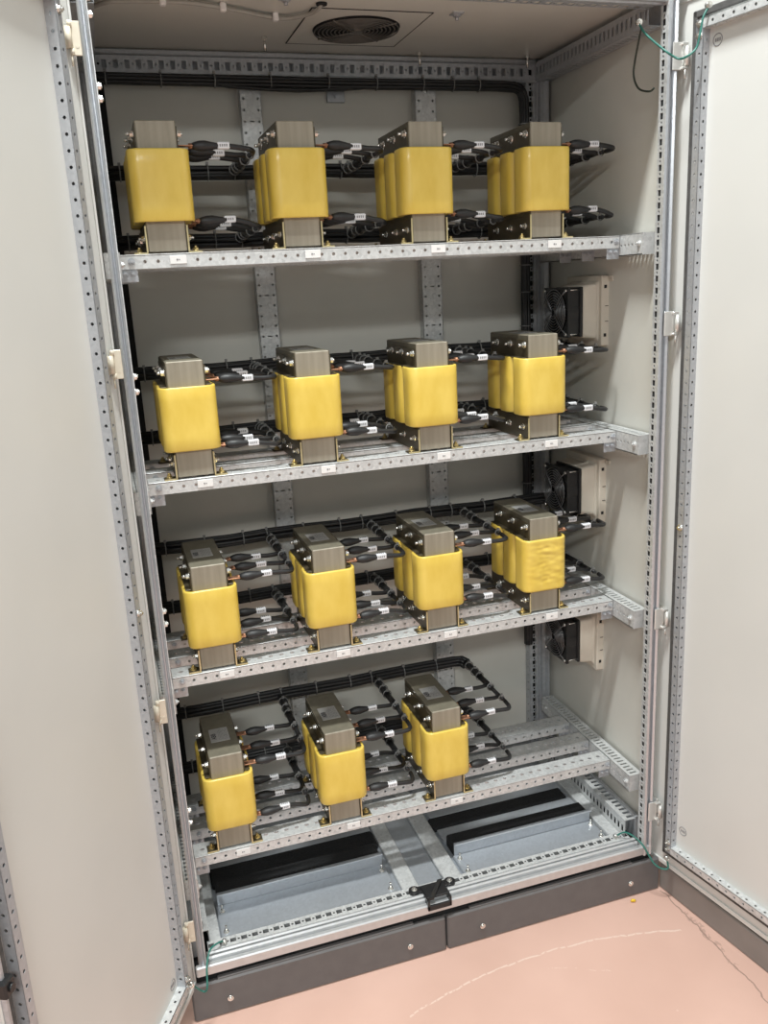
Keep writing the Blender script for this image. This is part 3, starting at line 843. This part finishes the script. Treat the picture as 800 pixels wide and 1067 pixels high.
# trunk cable along the back top rail and down the right rear corner
t = thing('cable_harness', (.6, .535, 2.04), 'black cable harness under the rear top rail, turning down the right rear corner', 'cable bundle')
xr = 1.098
path = [(.035, .530, 2.043), (.3, .530, 2.041), (.6, .530, 2.040), (.9, .530, 2.040), (xr - .06, .530, 2.040), (xr - .018, .530, 2.035), (xr - .003, .530, 2.015), (xr, .530, 1.98)]
path += [(xr, .530, z) for z in (1.8, 1.5, 1.2, .9, .62, .50)]
mb = MB(); bundle_mesh(mb, smooth_path(path, 4), .0135, 7, 3, .005); mb.build('trunk', M['black'], t)
mb = MB(); bundle_mesh(mb, smooth_path([(.05, .545, 2.050), (.22, .537, 2.050), (.34, .528, 2.030), (.50, .525, 2.022), (.66, .53, 2.031), (.8, .537, 2.045)], 5), .006, 2, 5, .0042); mb.build('loose_cable', M['black'], t)
for x in (.07, .19, .31, .44, .58, .70, .82, .90, .97):
    mb = MB(); tie(mb, (x, .530, 2.041), (1,0,0), .0140); mb.build('cable_tie', M['tie'], t)
for z in (1.95, 1.86, 1.60, 1.53, 1.44, 1.36, 1.1, 1.0, .9, .7, .6):
    mb = MB(); tie(mb, (xr, .530, z), (0,0,1), .0140); mb.build('cable_tie', M['tie'], t)

# ------------------------------------------------------------------ punched strips on the back panel
for x0, x1, lab in ((.368, .419, 'left vertical punched steel strip on the back panel'), (.806, .862, 'right vertical punched steel strip on the back panel')):
    t = thing('punched_strip', ((x0+x1)/2, YB, .16), lab, 'punched strip')
    mb = MB()
    mb.perf((x0, .548, .16), (0,0,1), (1,0,0), (0,-1,0), 1.895, x1 - x0, .002, [(.33, .0028, .0028, 'o'), (.34, [.0015], [.0055], ['-','-','-','s']), (.33, .0028, .0028, 'o')])
    mb.bbox((x0, .548, .16), (x0 + .002, YB, 2.055), .0005); mb.bbox((x1 - .002, .548, .16), (x1, YB, 2.055), .0005)
    mb.build('punched_face', M['galv'], t)
    mb = MB()
    for z in (2.03, 1.1, .18): mb.hexbolt(((x0+x1)/2, .548, z), (0,-1,0), .004, .003, .002, .002)
    mb.build('screw', M['bolt'], t)
mb = MB(); mb.bbox((.585, .566, 2.005), (.63, YB, 2.030), .001); mb.hexbolt((.607, .566, 2.018), (0,-1,0), .004, .003, .002, .002)
tag(mb.build('panel_clip', M['galvd'], loc=(.607, .57, 2.018)), 'small zinc clip on the back panel under the cable trunk', 'clip')

# ------------------------------------------------------------------ fans on the right wall
def make_fan(zc, label):
    t = thing('filter_fan', (XR, .335, zc), label, 'fan', 'filter fans on the right side wall')
    yc = .335; h = .0845
    mb = MB()
    def sq(x, hy, r, n=3): return [(x, yc + a, zc + b) for a, b in rrect(hy, hy, r, n)]
    mb.ring_tube([sq(XR, h, .004), sq(XR - .018, h, .004), sq(XR - .0195, h - .0015, .004), sq(XR - .0195, h - .012, .006), sq(XR - .023, h - .016, .008),
                  sq(XR - .024, h - .018, .008), sq(XR - .055, h - .021, .010), sq(XR - .057, h - .023, .010)], smooth=False)
    hs = mb.build('housing', M['beige'], t)
    for dz, a0, a1, hh in ((-.058, .013, .006, .008), (.058, .013, .006, .008), (-.025, .010, .001, .0015), (.012, .010, .001, .0015)):
        mb = MB(); mb.box((XR - a0, yc - h - .0008, zc + dz - hh/2), (XR - a1, yc - h + .001, zc + dz + hh/2)); mb.build('latch_slot', M['hole'], hs)
    mb = MB(); mb.bbox((XR - .003, yc - h - .020, zc + h - .014), (XR, yc - h, zc + h - .002), .001); mb.bbox((XR - .003, yc - h - .016, zc + h - .010), (XR - .002, yc - h - .010, zc + h - .006), .0004)
    mb.build('mounting_tab', M['beige'], hs)
    # square fan frame with a round throat
    xf0, xf1, fh, R = XR - .057, XR - .098, .060, .056
    mb = MB(); n = 32
    def circ(x, r): return [(x, yc + r*math.cos(2*PI*k/n), zc + r*math.sin(2*PI*k/n)) for k in range(n)]
    def sqr(x, hh):
        o_ = []
        for k in range(n):
            a = 2*PI*k/n; c, s_ = math.cos(a), math.sin(a); m_ = max(abs(c), abs(s_)); o_.append((x, yc + hh*c/m_, zc + hh*s_/m_))
        return o_
    mb.ring_tube([sqr(xf0, fh), sqr(xf0 - .007, fh), sqr(xf0 - .0072, fh - .006), sqr(xf1 + .0072, fh - .006), sqr(xf1 + .007, fh), sqr(xf1, fh), circ(xf1, R), circ(xf0, R)], cap=False, smooth=False)
    fr = mb.build('fan_frame', M['fan'], t)
    mb = MB()
    for a in (-1, 1):
        for b in (-1, 1):
            mb.cyl((xf1, yc + a*.0525, zc + b*.0525), (xf1 - .004, yc + a*.0525, zc + b*.0525), .004, 8)
            mb.cyl((xf0, yc + a*.0545, zc + b*.0535), (xf1, yc + a*.0545, zc + b*.0535), .0016, 6)
    mb.build('fan_screw', M['bolt'], fr)
    # rotor at rest
    mb = MB(); mb.cyl((xf1 + .006, yc, zc), (xf0 - .004, yc, zc), .019, 20)
    rot = mb.build('hub', M['fan'], t)
    for k in range(7):
        a0 = 2*PI*k/7; mb = MB(); vs = []
        for q in range(5):
            r = .018 + .036*q/4; tw = .45 - .05*q
            for e in (0, 1):
                aa = a0 + (e - .5)*tw*1.4 + q*.06; xx = xf1 + .008 + e*.022
                vs.append((xx, yc + r*math.cos(aa), zc + r*math.sin(aa))); vs.append((xx + .0015, yc + r*math.cos(aa), zc + r*math.sin(aa)))
        fs = []
        for q in range(4):
            b = q*4; n4 = b + 4
            fs += [(b, b+2, n4+2, n4), (b+1, n4+1, n4+3, b+3), (b, n4, n4+1, b+1), (b+2, b+3, n4+3, n4+2)]
        fs += [(0,1,3,2), (16,18,19,17)]
        mb.add(vs, fs); mb.build('blade', M['fan'], rot)
    # finger guard: concentric rings and four arms
    mb = MB(); xg = xf1 - .006
    for q in range(8):
        r = .010 + q*.0065
        mb.tube([(xg - .002*(1 - q/8), yc + r*math.cos(2*PI*k/36), zc + r*math.sin(2*PI*k/36)) for k in range(36)], .0009, 5, close=True)
    for a in (-1, 1):
        for b in (-1, 1):
            mb.tube([(xg - .0035, yc + a*.006, zc + b*.006), (xg - .0015, yc + a*.04, zc + b*.04), (xf1 - .002, yc + a*.0525, zc + b*.0525)], .0012, 6)
    mb.build('finger_guard', M['guard'], fr)
    return t
f0 = make_fan(1.479, 'uppermost wall fan, between the top and second shelf')
f1 = copy_tree(f0); f1.location = (XR, .335, 1.024); f1['label'] = 'middle wall fan, between the second and third shelf'
f2 = copy_tree(f0); f2.location = (XR, .335, .604); f2['label'] = 'lowest wall fan, half hidden below the third shelf'

# ------------------------------------------------------------------ roof: exhaust grille, grey wire, studs
vx, vy = .601, .345
t = thing('exhaust_grille', (vx, vy, ZC), 'round dark exhaust grille on a square plate in the cabinet roof', 'vent')
n = 48
def cc(r, z): return [(vx + r*math.cos(2*PI*k/n), vy + r*math.sin(2*PI*k/n), z) for k in range(n)]
def rs(hh, z): 
    o_ = []
    for k in range(n):
        a = 2*PI*k/n; c, s_ = math.cos(a), math.sin(a); m_ = max(abs(c), abs(s_)); o_.append((vx + hh*c/m_, vy + hh*s_/m_, z))
    return o_
mb = MB(); mb.ring_tube([rs(.128, ZC), rs(.128, ZC - .0008), rs(.1275, ZC - .001), cc(.096, ZC - .001), cc(.094, ZC - .0004)], cap=False, smooth=False)
mb.build('cover_plate', M['grey'], t)
mb = MB(); mb.cyl((vx, vy, ZC - .0004), (vx, vy, ZC - .0012), .0955, 48); mb.build('throat', M['hole'], t)
mb = MB()
for q in range(9):
    r = .020 + q*.0090; mb.tube(cc(r, ZC - .006), .0016, 5, close=True)
for k in range(4):
    a = PI/4 + k*PI/2; mb.tube([(vx + .012*math.cos(a), vy + .012*math.sin(a), ZC - .007), (vx + .098*math.cos(a), vy + .098*math.sin(a), ZC - .006)], .0018, 6)
mb.cyl((vx, vy, ZC - .001), (vx, vy, ZC - .008), .014, 20)
mb.build('grille_rings', M['vent'], t)
mb = MB(); mb.ring_tube([rs(.1305, ZC - .0001), rs(.1305, ZC - .0012), rs(.1280, ZC - .0012)], cap=False, smooth=False); mb.build('plate_seam_shade', M['hole'], t)  # dark ring painted in for the shade along the plate edge

t = thing('grey_wire', (.25, .12, ZC), 'pale grey wire clipped along the cabinet roof to the grille', 'wire')
P = smooth_path([(.034, .34, 2.04), (.036, .335, 2.075), (.045, .262, 2.100), (.076, .206, 2.101), (.110, .196, 2.101), (.214, .187, 2.101), (.308, .216, 2.101), (.413, .262, 2.101), (.462, .235, 2.101), (.480, .200, 2.103), (.484, .188, ZC)], 6)
mb = MB(); mb.tube(P, .0042, 8); mb.build('sheath', M['conduit'], t)
for x, y in ((.178, .188), (.293, .210), (.405, .258)):
    mb = MB(); mb.bbox((x - .006, y - .008, 2.094), (x + .006, y + .008, ZC), .002); mb.build('wire_clip', M['white'], t)
mb = MB(); mb.cyl((.484, .186, ZC - .0005), (.484, .186, ZC - .004), .011, 16); mb.build('grommet', M['hole'], t)

# ------------------------------------------------------------------ earth wires, catch, floor scrap
def wire(name, pts, r, m, label, lug=True):
    t = thing(name, pts[0], label, 'wire')
    mb = MB(); mb.tube(smooth_path(pts, 8), r, 8); mb.build('sheath', m, t)
    if lug:
        for e in (0, -1):
            p = V(pts[e]); mb = MB(); mb.cyl(p - V((0,.004,0)), p + V((0,.003,0)), .006, 12); mb.hexbolt(p - V((0,.004,0)), (0,-1,0), .0045, .003, .002, .001); mb.build('ring_lug', M['bolt'], t)
    return t
wire('earth_wire', [(1.110, .045, 2.058), (1.112, .02, 2.03), (1.122, -.03, 1.989), (1.136, -.038, 1.977), (1.145, -.048, 1.970), (1.152, -.065, 1.972), (1.166, -.070, 1.985), (1.173, -.071, 2.012), (1.178, -.071, 2.038), (1.188, -.072, 2.056), WR(.068, .024, 2.060)], .0022, M['green'],
     'green earth wire from the cabinet top to the right door')
wire('loose_wire', [(1.137, .075, 2.055), (1.142, .10, 2.01), (1.143, .108, 1.975), (1.144, .09, 1.945), (1.146, .055, 1.932), (1.148, .04, 1.935)], .0022, M['dgreen'],
     'thin dark wire looped behind the right front post near the top', False)
wire('earth_wire', [(1.10, .050, .148), (1.118, .03, .168), (1.135, -.012, .160), (1.158, -.040, .110), (1.185, -.055, .100), WR(.045, .022, .128)], .0024, M['green'],
     'green earth wire at the foot of the right door')
wire('earth_wire', [(.082, .046, .150), (.070, .035, .160), (.048, .010, .168), (.036, -.015, .150), (.030, -.035, .110), WL(.020, .030, .105), WL(.044, .020, .145)], .0022, M['green'],
     'green earth wire at the foot of the left door')

t = thing('door_catch', (.585, .03, .146), 'black plastic door catch on the bottom front rail', 'catch')
mb = MB()
bw = lambda p: p
for x in (.540, .632):
    mb.cyl((x, .046, .1445), (x, .046, .152), .0135, 20)
mb.bbox((.540, .035, .1445), (.632, .057, .151), .002); mb.bbox((.556, .004, .149), (.616, .050, .1555), .002)
mb.bbox((.556, -.008, .128), (.561, .046, .153), .001); mb.bbox((.611, -.008, .128), (.616, .046, .153), .001)
mb.bbox((.556, -.008, .126), (.616, -.003, .140), .001)
mb.add([(.560,-.004,.153),(.572,-.004,.153),(.612,.046,.160),(.600,.046,.160),(.560,-.004,.157),(.572,-.004,.157),(.612,.046,.164),(.600,.046,.164)],
       [(0,3,2,1),(4,5,6,7),(0,1,5,4),(1,2,6,5),(2,3,7,6),(3,0,4,7)])
mb.build('catch_body', M['fan'], t)
for x in (.540, .632):
    mb = MB(); mb.hexbolt((x, .046, .152), (0,0,1), .005, .003, .002, .001); mb.build('screw', M['bolt'], t)
mb = MB()
x0, y0 = 1.108, -.024
mb.tube([(x0 - .006, y0, .004), (x0 - .002, y0 + .002, .005), (x0 + .003, y0 - .001, .0045), (x0 + .007, y0 + .001, .003)], [.002, .004, .004, .002], 7)
tag(mb.build('plastic_scrap', M['yellow'], loc=(x0, y0, 0)), 'tiny yellow plastic scrap on the pink floor near the plinth', 'scrap')

# ------------------------------------------------------------------ light, world, camera
def area(name, loc, size, sy, power, col, rot=(0,0,0)):
    l = bpy.data.lights.new(name, 'AREA'); l.shape = 'RECTANGLE'; l.size = size; l.size_y = sy; l.energy = power; l.color = col
    o = bpy.data.objects.new(name, l); C.objects.link(o); o.location = loc; o.rotation_euler = rot; return o
area('ceiling_lamp_and_fill', (.12, -.68, 4.2), .8, .2, 150, (.965, 1, .985))  # ceiling lamp above the cabinet front
area('ceiling_lamp_and_fill', (-.8, -3.7, 3.0), 1.4, .5, 125, (.965, 1, .985))  # unseen fill light added behind the camera to brighten coils and back panel
wd = bpy.data.worlds.new('room'); bpy.context.scene.world = wd; wd.use_nodes = True
bg = wd.node_tree.nodes['Background']; bg.inputs['Color'].default_value = (.97, 1, .98, 1); bg.inputs['Strength'].default_value = .42

cam = bpy.data.cameras.new('camera'); co = bpy.data.objects.new('camera', cam); C.objects.link(co)
cam.sensor_fit = 'VERTICAL'; cam.sensor_height = 36; cam.lens = 36 * 895.4494 / 1067; cam.clip_start = .02
yaw, pit, rol = .2991, .2594, -.0526
f = V((math.sin(yaw)*math.cos(pit), math.cos(yaw)*math.cos(pit), -math.sin(pit)))
r0 = f.cross(V((0,0,1))).normalized(); u0 = r0.cross(f)
c_, s_ = math.cos(rol), math.sin(rol)
r_ = r0*c_ + u0*s_; u_ = -r0*s_ + u0*c_
co.matrix_world = Matrix(((r_.x, u_.x, -f.x, -.0064), (r_.y, u_.y, -f.y, -1.6418), (r_.z, u_.z, -f.z, 1.571), (0, 0, 0, 1)))
sc = bpy.context.scene; sc.camera = co
sc.view_settings.view_transform = 'Standard'; sc.view_settings.look = 'None'; sc.view_settings.exposure = 0.0; sc.view_settings.gamma = 1.0
sc.view_settings.use_curve_mapping = False
for o in bpy.data.objects:
    if '_o' in o: del o['_o']
